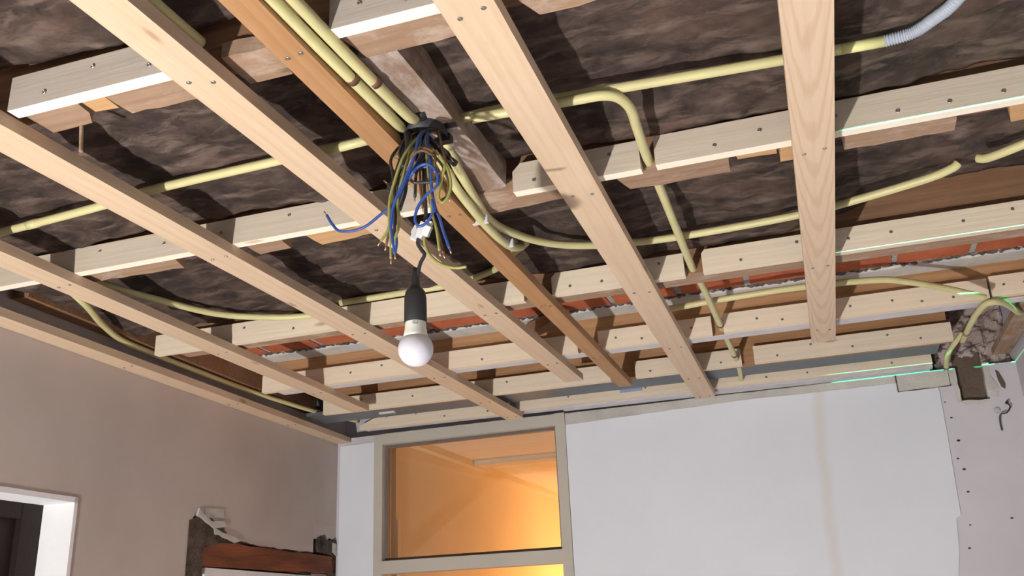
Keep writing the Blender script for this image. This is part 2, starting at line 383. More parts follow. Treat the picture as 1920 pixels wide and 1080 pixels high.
coat = bw_slab('plaster_coat', top_edge + [(0.615, 0.93), (0.612, 0.75), (0.606, 0.55), (0.600, 0.345), (0.578, 0.335), (0.565, 0.2), (0.54, 0.08), (0.50, FZ), (-1.262, FZ)], -0.007, 0.0, PLASTER_W, wb)
bw_slab('plaster_coat', [(-2.66, 0.985), (-2.435, 0.990), (-2.435, FZ), (-2.66, FZ)], -0.006, 0.0, PLASTER_W, wb)
coat['label'] = 'smooth white plaster coat'
bw_slab('cement_band', ragged((-1.262, 1.028), (0.43, 1.028), 20, 0.002)[::-1] + [(-1.262, 0.962), (-0.34, 0.986), (0.43, 0.984)], -0.004, 0.0, CEMENT, wb)['label'] = 'rough grey cement band along the wall top'
bw_slab('cement_block', [(0.436, 1.026), (0.436, 0.947)] + ragged((0.44, 0.945), (0.665, 0.950), 8, 0.003) + [(0.668, 1.026)], -0.010, 0.0, CEMENT, wb)
bw_slab('wall_crack', [(0.431, 1.026), (0.437, 1.026), (0.4355, 0.945), (0.4305, 0.944)], -0.0105, 0.0, DIRTM, wb)
bw_slab('wall_crack', ragged((0.432, 0.946), (0.672, 0.951), 9, 0.0015) + ragged((0.672, 0.9465), (0.432, 0.942), 9, 0.0015), -0.0085, 0.0, DIRTM, wb)
bw_slab('chase_back', [(0.697, 0.867), (0.823, 0.863), (0.822, 1.10), (0.70, 1.10)], 0.030, 0.05, CHASE, wb)['label'] = 'dark brown bottom of the wall chase'
bw_slab('chase_edge', ragged((0.668, 1.02), (0.690, 0.86), 7, 0.004) + ragged((0.703, 0.868), (0.702, 1.03), 6, 0.003), -0.006, 0.03, WSTRIP, wb)
bw_slab('chase_edge', ragged((0.822, 1.04), (0.818, 0.875), 6, 0.003) + ragged((0.862, 0.87), (0.868, 0.93), 3, 0.004) + [(0.845, 0.97), (0.85, 1.04)], -0.006, 0.03, WSTRIP, wb)
bw_slab('chase_edge', ragged((0.70, 0.868), (0.82, 0.866), 6, 0.004) + [(0.80, 0.845), (0.72, 0.848)], -0.005, 0.0, WSTRIP, wb)
bw_slab('wall_crack', [(0.872, 1.0), (0.885, 0.99), (0.903, 0.93), (0.898, 0.905), (0.884, 0.915), (0.875, 0.95)], -0.003, 0.0, CHASE, wb)
def lumps(name, x, z, d, mat, parent, nx, nz, amp, seed, label):
    o0 = BWC((x[0]+x[1])/2, 0, (z[0]+z[1])/2); bm = bmesh.new(); g = []
    for j in range(nz+1):
        row = []
        for i in range(nx+1):
            xx = x[0] + (x[1]-x[0])*i/nx; zz = z[0] + (z[1]-z[0])*j/nz
            dd = d + amp*noise.fractal(Vector((xx*14+seed, zz*14, seed)), 1.0, 2.0, 4)
            if i in (0, nx) or j in (0, nz): dd = d + 0.05
            row.append(bm.verts.new(BWC(xx, dd, zz) - o0))
        g.append(row)
    for j in range(nz):
        for i in range(nx): bm.faces.new((g[j][i], g[j][i+1], g[j+1][i+1], g[j+1][i]))
    o = link(name, fin(bm, name), mat); o.location = o0; adopt(o, parent); o['label'] = label
    return o
lumps('rubble_masonry', (0.62, 0.97), (1.02, 1.41), 0.045, RUBBLE, wb, 36, 38, 0.05, 3, 'exposed rubble masonry in the top corner')
# drill holes down the right side of the back wall
hb = bmesh.new()
ring = [hb.verts.new((0.006*math.cos(k*math.pi/4), 0, 0.006*math.sin(k*math.pi/4))) for k in range(8)]; cc = hb.verts.new((0, -0.0004, 0))
for k in range(8): hb.faces.new((ring[k], ring[(k+1) % 8], cc))
HOLE_ME = fin(hb, 'drill_hole'); HOLE_ME.materials.append(plain('dark_hole', (0.05, 0.04, 0.045), 0.9))
for x, z, s in ((0.630, 0.872, .7), (0.644, 0.795, .9), (0.654, 0.685, 1.2), (0.636, 0.602, .9), (0.653, 0.551, 1.2), (0.650, 0.448, 1.0), (0.63, 0.30, .7), (0.608, 0.199, 1.0), (0.806, 0.318, 1.0)):
    h = link('drill_hole', HOLE_ME, None); h.location = BWC(x, -0.0015, z); h.scale = (s*.9, 1, s*0.6); adopt(h, wb)

# wire hook on the back wall
hk = empty('wall_hook', BWC(0.868, -0.02, 0.78)); tag(hk, 'small bent black wire hook on the right part of back wall', 'hook')
tube('hook_wire', [(0.888, BWY(.88)-0.004, 0.838), (0.895, BWY(.88)-0.03, 0.815), (0.876, BWY(.88)-0.035, 0.788), (0.848, BWY(.88)-0.03, 0.782), (0.842, BWY(.88)-0.015, 0.75), (0.843, BWY(.88)-0.01, 0.711)], 0.0026, BLKW, hk)
tube('hook_screw', [(0.888, BWY(.88)+0.005, 0.838), (0.888, BWY(.88)-0.03, 0.838)], 0.0045, BLACKP, hk, smooth=False)
hp = lathe('hook_plate', [(0.0, 0.0), (0.012, 0.0), (0.011, 0.003), (0.0, 0.004)], CEMENT, hk, (0, 0, 0), 16)
hp.rotation_euler = (math.pi/2, 0, 0); hp.location = BWC(0.845, 0, 0.81) - hk.location

# --- left wall openings
def lw_slab(name, pts, d0, d1, mat, parent=None):
    o0 = LWC(3, 0, 0); bm = bmesh.new()
    a = [bm.verts.new(LWC(y, d0, z) - o0) for y, z in pts]; b = [bm.verts.new(LWC(y, d1, z) - o0) for y, z in pts]
    bm.faces.new(a); bm.faces.new(b[::-1])
    for i in range(len(pts)):
        j = (i+1) % len(pts); bm.faces.new((a[i], a[j], b[j], b[i]))
    o = link(name, fin(bm, name), mat); o.location = o0
    if parent: adopt(o, parent)
    return o
lw_slab('plaster_edge', [(3.45, 0.52), (3.45, 0.44)] + ragged((3.475, 0.47), (3.50, 0.505), 2, 0.004) + ragged((3.53, 0.47), (3.70, 0.455), 5, 0.008) + [(3.72, 0.43), (3.72, 0.52)], 0, 0.05, PLASTER_L, wl)
lw_slab('plaster_edge', [(3.72, 0.40)] + ragged((3.73, 0.395), (4.0, 0.372), 9, 0.004) + ragged((4.05, 0.370), (4.58, 0.366), 14, 0.004) + [(4.58, 0.40)], 0, 0.05, PLASTER_L, wl)
lw_slab('plaster_edge', [(4.58, 0.52)] + ragged((4.58, 0.44), (4.72, 0.475), 5, 0.008) + ragged((4.74, 0.44), (4.95, 0.47), 6, 0.012) + [(4.95, 0.52)], 0, 0.05, PLASTER_L, wl)
lw_slab('plaster_flake', ragged((3.50, 0.505), (3.60, 0.455), 4, 0.006) + ragged((3.70, 0.465), (3.72, 0.44), 2, 0.004) + ragged((3.62, 0.425), (3.49, 0.47), 4, 0.006), -0.009, 0.01, WSTRIP, wl)['label'] = 'pale broken plaster flake'
lw_slab('plaster_flake', ragged((3.62, 0.43), (3.85, 0.385), 6, 0.007) + ragged((3.80, 0.372), (3.63, 0.40), 5, 0.006), -0.008, 0.02, CEMENT, wl)
lw_slab('plaster_flake', ragged((4.80, 0.43), (4.90, 0.40), 4, 0.008) + ragged((4.89, 0.35), (4.80, 0.38), 3, 0.008), -0.010, 0.03, WSTRIP, wl)
lw_slab('plaster_patch', [(3.55, 0.512), (3.70, 0.520), (3.70, 0.475), (3.55, 0.47)], -0.003, 0.0, CEMENT, wl)
lw_slab('exposed_mortar', ragged((3.44, 0.45), (3.52, 0.47), 3, 0.005) + ragged((3.66, 0.44), (3.80, 0.385), 4, 0.006) + ragged((3.78, 0.372), (3.56, 0.34), 4, 0.006) + ragged((3.545, 0.30), (3.56, 0.215), 3, 0.006) + [(3.44, 0.20)], -0.005, 0.06, LINTD, wl)
lw_slab('exposed_mortar', ragged((4.62, 0.45), (4.93, 0.45), 7, 0.01) + [(4.93, 0.20)] + ragged((4.82, 0.20), (4.80, 0.36), 4, 0.008) + [(4.62, 0.372)], -0.004, 0.06, LINTD, wl)
lint = empty('wooden_lintel', LWC(4.15, 0, 0.26)); tag(lint, 'red-brown wooden lintel exposed over the doorway in left wall', 'lintel')
o = lw_slab('lintel_board', ragged((3.47, 0.372), (4.86, 0.352), 12, 0.003) + ragged((4.86, 0.262), (3.46, 0.262), 12, 0.003), -0.004, 0.12, LINTW, lint)
jb = struct(empty('door_2', LWC(4.1, 0.05, FZ)), 'white door frame under the wooden lintel')
lw_slab('door_head', [(3.585, 0.255), (4.61, 0.245), (4.61, 0.14), (3.585, 0.15)], 0.0, 0.12, WHITEP, jb)
lw_slab('door_jamb', [(3.585, 0.15), (3.645, 0.15), (3.645, FZ), (3.585, FZ)], 0.0, 0.12, WHITEP, jb)
lw_slab('door_jamb', [(4.55, 0.145), (4.61, 0.145), (4.61, FZ), (4.55, FZ)], 0.0, 0.12, WHITEP, jb)
rv = struct(empty('trim_1', LWC(2.3, 0, 0.47)), 'white plastered reveal of the opening at far left')
lw_slab('reveal_side', [(2.735, 0.472), (2.752, 0.472), (2.752, FZ), (2.735, FZ)], -0.004, 0.138, WHITEP, rv)
lw_slab('reveal_head', [(1.70, 0.455), (2.752, 0.455), (2.752, 0.474), (1.70, 0.474)], -0.004, 0.138, WHITEP, rv)
dk = struct(empty('door_3', LWC(2.3, 0.15, FZ)), 'dark brown door frame set back in the white reveal, near-black panel for the unlit interior')
lw_slab('dark_interior_panel', [(1.70, 0.455), (2.735, 0.455), (2.735, FZ), (1.70, FZ)], 0.165, 0.19, DARKW, dk)  # darkness of the interior beyond, put into a near-black panel
lw_slab('door_stile', [(2.42, 0.40), (2.455, 0.40), (2.455, FZ), (2.42, FZ)], 0.145, 0.165, LINTW, dk)
lw_slab('door_stile', [(2.64, 0.455), (2.735, 0.455), (2.735, FZ), (2.64, FZ)], 0.138, 0.165, DARKW, dk)
lw_slab('door_rail', [(1.70, 0.40), (2.64, 0.40), (2.64, 0.455), (1.70, 0.455)], 0.140, 0.165, DARKW, dk)

# --- door frame with transom window in the back wall
df = struct(empty('door_1', BWC(-1.85, 0, FZ)), 'greige door frame with a glazed transom')
def fr(name, x, z, d, mat=FRAMEP, parent=None):
    return bw_slab(name, [(x[0], z[0]), (x[1], z[0]), (x[1], z[1]), (x[0], z[1])], d[0], d[1], mat, parent or df)
fr('frame_stile', (-2.432, -2.378), (FZ, 1.028), (-0.012, 0.11)); fr('frame_stile', (-1.320, -1.264), (FZ, 1.034), (-0.012, 0.11))
fr('frame_head', (-2.378, -1.320), (0.968, 1.030), (-0.012, 0.11)); fr('transom_bar', (-2.378, -1.320), (0.245, 0.314), (-0.012, 0.11))
pane = fr('transom_pane', (-2.37, -1.33), (0.32, 0.962), (0.060, 0.066), GLASS); pane['label'] = 'clear transom pane with the warm hallway behind'
for x, z in (((-2.378, -2.362), (0.314, 0.968)), ((-1.336, -1.320), (0.314, 0.968)), ((-2.362, -1.336), (0.952, 0.968)), ((-2.362, -1.336), (0.314, 0.330))):
    fr('glazing_bead', x, z, (0.030, 0.062), BEADP)

# --- the hallway behind it
struct(ubox('wall_hallway_left', (-2.55, -2.40), (5.06, 10.0), (FZ, 1.10), HALLM))
struct(ubox('wall_hallway_right', (-0.85, -0.7), (5.0, 10.0), (FZ, 1.10), HALLM))
struct(ubox('wall_hallway_end', (-2.5, -0.7), (10.0, 10.15), (FZ, 1.10), HALLM))
struct(ubox('ceiling_hallway', (-2.5, -0.7), (5.07, 10.15), (1.065, 1.12), HALLC))
struct(ubox('trim_2', (-2.40, -2.388), (5.065, 5.10), (FZ, 0.56), HALLC), 'pale casing strip in the hallway')
struct(ubox('trim_3', (-2.40, -0.85), (6.25, 6.40), (1.03, 1.065), HALLM), 'shallow beam across the hallway ceiling')
struct(ubox('trim_4', (-2.40, -2.34), (5.065, 10.0), (1.02, 1.065), HALLM), 'coving along the hallway wall')

# ================================================================ old joists and what remains on them
XL = lambda y: LWX(y) + 0.005
ROW = {1: 1.262, 2: 2.052, 3: 2.880, 4: 3.632, 5: 4.195, 6: 4.600}     # near face of the pine pieces on each joist
TS = 0.031                                                           # their thickness
JW = {1: 0.095, 2: 0.105, 3: 0.10, 4: 0.066, 5: 0.066, 6: 0.05}
JB = {1: 1.083, 2: 1.083, 3: 1.046, 4: 1.036, 5: 1.045, 6: 1.034}
JT = {1: 1.40, 2: 1.40, 3: 1.40, 4: 1.40, 5: 1.40, 6: 1.40}
JLAB = {1: 'old brown joist nearest the camera, with plaster-stained lath stubs', 2: 'old brown joist level with the junction box, carrying lath remnants',
        3: 'old brown joist just before the red brick strip', 4: 'orange-brown joist just beyond the red brick strip, limewashed underneath',
        5: 'orange-brown joist beside the dark steel beam', 6: 'limewashed joist resting against the back wall top'}
JOIST = {}
for r in range(1, 7):
    y0 = (4.685 if r == 6 else ROW[r] + TS + 0.001); x0, x1 = (XL(y0) if r < 3 else -2.36 if r < 6 else -2.42), XR - 0.005
    if r == 6: x1 = 0.60
    if r == 5: x1 = 0.632
    mat = OLD if r < 4 else JORANGE if r < 6 else LIME
    j = prism('old_joist', V((x0+x1)/2, y0 + JW[r]/2, (JB[r]+JT[r])/2), (1, 0, 0), (0, 0, 1),
              [(-(x1-x0)/2*S, -(JT[r]-JB[r])/2*S), ((x1-x0)/2*S, -(JT[r]-JB[r])/2*S), ((x1-x0)/2*S, (JT[r]-JB[r])/2*S), (-(x1-x0)/2*S, (JT[r]-JB[r])/2*S)], JW[r]*S, mat, bevel=0.003)
    tag(j, JLAB[r], 'joist', 'old ceiling joists'); JOIST[r] = j
def lath(r, pts, mat, z=(1.047, 1.081)):
    """broken lath stub under a joist: outline (x, y) in room units"""
    cx = sum(p[0] for p in pts)/len(pts); cy = sum(p[1] for p in pts)/len(pts); h = (z[1]-z[0])*S
    out = []
    for (ax, ay), (bx, by) in zip(pts, pts[1:]+pts[:1]):
        n = max(1, int(math.hypot(bx-ax, by-ay)/0.035))
        for k in range(n):
            jx = random.uniform(-.003, .003) if k else 0; out.append(((ax+(bx-ax)*k/n + jx - cx)*S, (ay+(by-ay)*k/n + (random.uniform(-.004, .004) if k else 0) - cy)*S))
    bm = bmesh.new(); a = [bm.verts.new((x, y, -h/2 + random.uniform(-.0008, .0008))) for x, y in out]; b = [bm.verts.new((x, y, h/2)) for x, y in out]
    bm.faces.new(a[::-1]); bm.faces.new(b)
    for i in range(len(out)):
        k = (i+1) % len(out); bm.faces.new((a[i], a[k], b[k], b[i]))
    o = link('lath_stub', fin(bm, 'lath_stub'), mat); o.location = V(cx, cy, (z[0]+z[1])/2); adopt(o, JOIST[r]); return o
b1 = ROW[1] + TS + .002
lath(1, [(-1.49, b1), (-1.495, 1.388), (-1.386, 1.388), (-1.36, 1.35), (-1.355, b1)], LATH); lath(1, [(-1.345, b1), (-1.345, 1.352), (-1.288, 1.357), (-1.285, b1)], LATHO)
lath(1, [(-1.285, b1), (-1.278, 1.386), (-1.10, 1.391), (-1.10, b1)], LATH); lath(1, [(-0.985, b1-.01), (-0.985, 1.385), (-0.885, 1.383), (-0.875, b1-.01)], LATH)
lath(1, [(-0.745, b1), (-0.72, 1.385), (-0.652, 1.387), (-0.45, 1.38), (-0.44, b1)], LATH, (1.045, 1.081)); lath(1, [(-0.40, b1), (-0.364, 1.385), (-0.10, 1.387), (-0.10, b1)], LATH)
sp = tube('splinter', [(-1.42, 1.392, 1.06), (-1.418, 1.395, 1.02), (-1.412, 1.393, 0.985)], 0.0035, LATH, JOIST[1], 6)
b2 = ROW[2] + TS + .002
lath(2, [(-2.10, b2), (-2.09, 2.168), (-1.751, 2.185), (-1.72, b2)], LATH); lath(2, [(-1.49, b2), (-1.496, 2.188), (-1.373, 2.178), (-1.36, b2)], LATH)
lath(2, [(-1.29, b2), (-1.278, 2.195), (-1.10, 2.179), (-1.09, b2)], LATHO); lath(2, [(-0.775, b2-.03), (-0.764, 2.188), (-0.52, 2.175), (-0.51, b2)], LATH)
lath(2, [(-0.385, b2), (-0.358, 2.189), (-0.277, 2.197), (-0.193, 2.192), (-0.097, 2.190), (-0.092, b2)], LATH)
lath(2, [(-0.077, b2), (-0.074, 2.131), (0.021, 2.135), (0.02, b2)], LATHO); lath(2, [(0.027, b2), (0.027, 2.186), (0.11, 2.181), (0.11, b2)], LATHO)
lath(2, [(0.165, b2), (0.179, 2.185), (0.430, 2.184), (0.425, b2)], LATH); lath(2, [(0.530, b2), (0.555, 2.195), (0.70, 2.19), (0.70, b2)], LATHO)
# limewashed undersides of the far joists
for r, lab in ((4, 'white limewashed underside'), (6, 'white limewashed underside')):
    y0 = (4.688 if r == 6 else ROW[r] + TS + 0.002); x0, x1 = (-2.35 if r == 4 else -1.25), (XR - .01 if r == 4 else 0.59)
    o = ubox('limewash_strip', (x0, x1), (y0, y0+JW[r]-.004+(0.03 if r == 6 else 0)), (JB[r]-0.003, JB[r]), LIME, JOIST[r]); o['label'] = lab
o = ubox('plaster_skim', (-2.35, XR-.01), (ROW[3]+TS+.002, ROW[3]+TS+JW[3]-.004), (JB[3]-.004, JB[3]), LATH, JOIST[3], jit=0); o['label'] = 'pinkish plaster-stained underside'
wp = ubox('old_wall_plate', (XL(3.4)+.012, XL(3.4)+.085), (2.30, 4.66), (1.10, 1.22), OLD, bevel=.004); wp.rotation_euler.z = math.atan(0.042); tag(wp, 'dark old wall plate above the left wall strip', 'beam', 'old timber strips')
br = prism('wood_brace', V(-0.975, 3.50, 1.135), (-0.30, 0.26, 0), (0, 0, 1), [(-.13*S, -.022*S), (.13*S, -.022*S), (.13*S, .022*S), (-.13*S, .022*S)], 0.06*S, OLD); tag(br, 'short dark wood brace crossing below the bricks, by the orange strip', 'beam', 'old timber strips')
# trimmer stained with plaster between joists 1 and 2
tr = prism('trimmer_beam', V(-0.70, (1.39+2.05)/2, 1.115), (0, 1, 0), (1, 0, 0), [(-.33*S, -.043*S), (.33*S, -.043*S), (.33*S, .043*S), (-.33*S, .043*S)], 0.13*S, ROUGH, jit=0.0018, cuts=5)
tag(tr, 'rough plaster-stained trimmer beam beside the junction box', 'beam')

# ================================================================ brick and mortar soffit between the third and fourth joist
BY0, BY1 = 2.99+.03, 3.66
bs = struct(ubox('wall_brick_above', (-2.60, XR-.005), (BY0, BY1), (1.188, 1.40), MORTG), 'red brick underside of the wall above')
bl = 0.245; bwid = 0.108; bme = None
for row in range(2):
    ya = 3.425 - row*0.122; x = -2.58 - 0.06*(row % 2); k = 0
    while x < XR - 0.2:
        if bme is None:
            bm = bmesh.new(); box_bm(bm, (-bl/2*S, -bwid/2*S, -0.03*S), (bl/2*S, bwid/2*S, 0.03*S)); bme = fin(bm, 'brick', bevel=0.004); bme.materials.append(BRICK)
        b = link('brick', bme, None); b.location = V(x + bl/2 + .02, ya + bwid/2 - .012, 1.2125 + random.uniform(-.002, .002)); b.rotation_euler.z = random.uniform(-.008, .008); adopt(b, bs)
        x += bl + 0.024; k += 1
nq = int((XR + 2.58)/0.011); cr = bmesh.new(); cg = []
for jj in range(5):
    cg.append([cr.verts.new(V(-2.58 + i*0.011, 3.517 + jj*0.012 + random.uniform(-.003, .003), 1.186 + (0 if 0 < jj < 4 else .006) + random.uniform(-.009, .008)) - V(-0.8, 3.54, 1.19)) for i in range(nq)])
for jj in range(4):
    for i in range(nq-1): cr.faces.new((cg[jj][i], cg[jj][i+1], cg[jj+1][i+1], cg[jj+1][i]))
o = link('crumbled_mortar', fin(cr, 'crumbled_mortar'), DIRTM); o.location = V(-0.8, 3.54, 1.19); adopt(o, bs); o['label'] = 'dark crumbled mortar line'
pts_near = ragged((XL(3.6)+.01, 3.560), (XR-.01, 3.560), 60, 0.007)
bm = bmesh.new(); z0, z1 = 1.180, 1.21; o0 = V(-0.8, 3.6, 1.19)
poly = pts_near + [(XR-.01, 3.664), (XL(3.6)+.01, 3.664)]
a = [bm.verts.new(V(x, y, z0) - o0) for x, y in poly]; b_ = [bm.verts.new(V(x, y - (.02 if i < 61 else 0), z1) - o0) for i, (x, y) in enumerate(poly)]
bm.faces.new(a[::-1]); bm.faces.new(b_)
for i in range(len(poly)):
    k = (i+1) % len(poly); bm.faces.new((a[i], a[k], b_[k], b_[i]))
o = link('mortar_strip', fin(bm, 'mortar_strip'), WSTRIP); o.location = o0; adopt(o, bs); o['label'] = 'ragged off-white mortar strip'

# ================================================================ steel beam in front of the back wall
x0, x1 = -2.58, 0.605
fz0, fz1, yb0, yb1, tf, tw = 1.058, 1.30, 4.30, 4.52, 0.016, 0.02
ym = (yb0+yb1)/2
prof = [(yb0, fz0), (yb1, fz0), (yb1, fz0+tf), (ym+tw/2, fz0+tf), (ym+tw/2, fz1-tf), (yb1, fz1-tf), (yb1, fz1), (yb0, fz1), (yb0, fz1-tf), (ym-tw/2, fz1-tf), (ym-tw/2, fz0+tf), (yb0, fz0+tf)]
bm = bmesh.new(); o0 = V((x0+x1)/2, ym, fz0)
a = [bm.verts.new(V(x0, y, z) - o0) for y, z in prof]; b_ = [bm.verts.new(V(x1, y, z) - o0) for y, z in prof]
bm.faces.new(a); bm.faces.new(b_[::-1])
for i in range(len(prof)):
    k = (i+1) % len(prof); bm.faces.new((a[i], b_[i], b_[k], a[k]))
sb = link('steel_beam', fin(bm, 'steel_beam', bevel=0.003), STEEL); sb.location = o0
tag(sb, 'long dark grey steel beam near the back wall', 'beam')
o = ubox('glint_strip', (-2.19, -2.10), (4.40, 4.425), (1.050, 1.058), CLIPW, sb); o['label'] = 'small white strip standing in for a glint'  # white strip puts a glint on the steel into colour and shape

# ================================================================ pine pieces screwed along the joists
def sister(r, xa, xb, label, zb=1.031, h=0.080, cutl=0, cutr=0, nails=None, skew=0.0, mat=PALE, dy=0.0, taper=None, edge=None):
    L = (xb-xa)*S; H = h*S; y = ROW[r] + TS/2 - 0.0005 + dy
    poly = [(-L/2, -H/2), (L/2, -H/2)]
    if taper: poly = [(-L/2, -H/2), (L/2, -H/2), (L/2, H/2), (-L/2 + taper*2.2, H/2), (-L/2 + taper*0.8, H*0.2), (-L/2, -H*0.25)]
    else:
        poly += [(L/2, H/2 - abs(cutr)*S), (L/2 - abs(cutr)*S, H/2)] if cutr else [(L/2, H/2)]
        poly += [(-L/2 + abs(cutl)*S, H/2), (-L/2, H/2 - abs(cutl)*S)] if cutl else [(-L/2, H/2)]
    o = prism('joist_batten', V((xa+xb)/2, y, zb + h/2), (1, skew, 0), (0, 0, 1), poly, TS*S, mat, bevel=0.0012)
    if edge:
        o.data.materials.append(edge)
        for p in o.data.polygons:
            if abs(p.normal.z) > 0.6: p.material_index = 1
    tag(o, label, 'batten', 'pine battens screwed to the joist sides')
    n = nails or max(2, int((xb-xa)/0.17))
    screws(o, [((-0.45 + 0.9*(k+.5)/n + random.uniform(-.03, .03))*L, random.choice((-.2, .02, .2))*H) for k in range(n)], -TS*S/2)
    return o
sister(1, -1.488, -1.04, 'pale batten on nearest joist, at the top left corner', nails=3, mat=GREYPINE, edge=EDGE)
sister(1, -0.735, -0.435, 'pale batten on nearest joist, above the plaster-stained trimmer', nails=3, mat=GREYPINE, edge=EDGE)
sister(2, -2.40, -0.875, 'long pale batten left of the junction box on second joist', nails=6, edge=EDGE, mat=MIDPINE)
sister(2, -0.640, -0.305, 'short pale batten behind the wide middle pine strip', nails=3, cutl=0.022, edge=EDGE, mat=MIDPINE)
sister(2, -0.268, 0.955, 'pale batten on second joist, right of the bent conduit', zb=1.0335, nails=8, cutl=0.008, edge=EDGE, mat=MIDPINE)
sister(3, -2.425, -0.880, 'long pale batten behind the hanging bulb on third joist', nails=6, dy=0.01)
sister(3, -0.775, -0.318, 'pale batten over red brick between old orange strip and conduit', nails=4, cutl=0.016)
sister(3, -0.258, 0.955, 'pale batten on third joist below the brown wood, at right', zb=1.0325, nails=7, cutl=0.012)
sister(4, -2.415, -0.880, 'long pale batten on fourth joist, passing behind the bulb globe', nails=6)
sister(4, -0.790, -0.318, 'pale batten on fourth joist left of the long straight conduit', nails=4)
sister(4, -0.272, 0.706, 'pale batten on fourth joist right of the long straight conduit', zb=1.034, nails=7)
sister(4, 0.715, 0.955, 'pale batten end beside the right wall', zb=1.04, nails=3)
sister(5, -2.410, -0.865, 'long pale batten along the left of the steel beam', nails=5)
sister(5, -0.745, -0.252, 'short pale batten between old orange strip and conduit, before the steel beam', nails=4)
sister(5, -0.195, 0.640, 'pale batten before the steel beam at right', zb=1.0335, nails=5)
sister(6, -2.435, -1.535, 'pointed pale batten above the glazed transom', nails=4, taper=0.09, dy=0.05)
s6 = sister(6, -1.480, 0.590, 'long pale batten along the top of the white back wall', nails=7, skew=-0.01)
lk = ubox('ink_stamp', (-0.905, -0.79), (4.59, 4.5995), (1.06, 1.082), BLUEPR, s6); lk['label'] = 'faded blue ink stamp'

# ================================================================ the long ceiling strips
def strip(y0, x0, y1, x1, wdt, label, mat=PINE, z=1.0, t=0.031, name='ceiling_strip', group='new pine ceiling strips', rows=(1, 2, 3, 4, 5, 6)):
    a = V(x0, y0, z + t/2); b = V(x1, y1, z + t/2); L = (b-a).length
    o = prism(name, (a+b)/2, b-a, (1, 0, 0), [(-L/2, -wdt*S/2), (L/2, -wdt*S/2), (L/2, wdt*S/2), (-L/2, wdt*S/2)], t*S, mat, bevel=0.0012)
    tag(o, label, 'strip', group); pts = []
    for r in rows:
        y = ROW[r] + TS/2
        if y0 < y < y1:
            f = (y-y0)/(y1-y0)
            pts += [((f-.5)*L + random.uniform(-.006, .006), -wdt*S*0.24), ((f-.5)*L + random.uniform(-.01, .01), wdt*S*0.26)]
    screws(o, pts, -t*S/2); return o
YN = 0.25
def xat(ya, xa, yb, xb, y): return xa + (xb-xa)*(y-ya)/(yb-ya)
strip(YN, xat(1.0, -1.0275, 4.0, -0.997, YN), 4.0, -0.997, 0.088, 'pine ceiling strip running right behind the hanging wires')
strip(YN, xat(1.2, -0.459, 4.67, -0.481, YN), 4.675, -0.481, 0.099, 'pine ceiling strip reaching the back wall right of the old orange strip')
strip(YN, 0.102, 3.83, 0.105, 0.094, 'upright-looking pine ceiling strip with arched grain, rightmost', ARCH)
strip(YN, xat(1.45, -1.542, 4.68, -1.508, YN), 4.67, -1.508, 0.096, 'pine ceiling strip passing behind the bulb to the glazed transom')
strip(YN, xat(1.87, -2.085, 4.09, -2.140, YN), 4.10, -2.140, 0.090, 'pine ceiling strip second from the left wall')
strip(YN, LWX(YN)+0.047, 4.83, LWX(4.83)+0.047, 0.088, 'pine strip fixed along the top of the left wall')
strip(YN, -0.817, 4.21, -0.800, 0.062, 'aged orange wood strip beside the junction box', ORANGE, 1.0, 0.030, name='old_ceiling_strip', group='old timber strips')
rb = strip(3.35, 0.872, 4.70, 0.905, 0.075, 'old brown board along the top of the right wall', LATH, 1.062, 0.03, name='old_wall_plate', group='old timber strips', rows=())

# ================================================================ glass wool
def wool_bay(y0, y1, base, seed, label, rise=0.0):
    x0, x1 = LWX(y0) + 0.03, XR - 0.01; nx, ny = 230, int((y1-y0)/0.0115)
    o0 = V((x0+x1)/2, (y0+y1)/2, base); bm = bmesh.new(); g = []
    for j in range(ny+1):
        row = []
        for i in range(nx+1):
            x = x0 + (x1-x0)*i/nx; y = y0 + (y1-y0)*j/ny
            p = Vector((x*3.1+seed, y*3.1, seed)); q = Vector((x*11+seed, y*13, seed*2)); s = Vector((x*30, y*42+seed, seed))
            z = base + 0.022*noise.noise(p) + 0.011*noise.turbulence(q, 3, False) + 0.003*noise.noise(s) - 0.012
            if rise: z += rise*max(0, min(1, (x-0.02)/0.45))*max(0, min(1, (y-2.53)/0.26))
            z = max(z, 1.101)
            row.append(bm.verts.new(V(x, y, z) - o0))
        g.append(row)
    for j in range(ny):
        for i in range(nx): bm.faces.new((g[j][i], g[j+1][i], g[j+1][i+1], g[j][i+1]))
    me = bpy.data.meshes.new('wool'); bm.to_mesh(me); bm.free(); me.shade_smooth()
    o = link('insulation_blanket', me, WOOL); o.location = o0
    sol = o.modifiers.new('thick', 'SOLIDIFY'); sol.thickness = 0.10; sol.offset = -1
    return tag(o, label, 'insulation', 'brown glass wool between the joists')
wool_bay(0.30, ROW[1]-.003, 1.135, 1.7, 'brown glass wool blanket nearest the camera, before the first joist')
wool_bay(ROW[1]+TS+JW[1]+.004, ROW[2]-.003, 1.135, 5.3, 'brown glass wool blanket around the junction box')
wool_bay(ROW[2]+TS+JW[2]+.004, ROW[3]-.003, 1.135, 9.1, 'brown glass wool blanket before the red brick strip', rise=0.10)

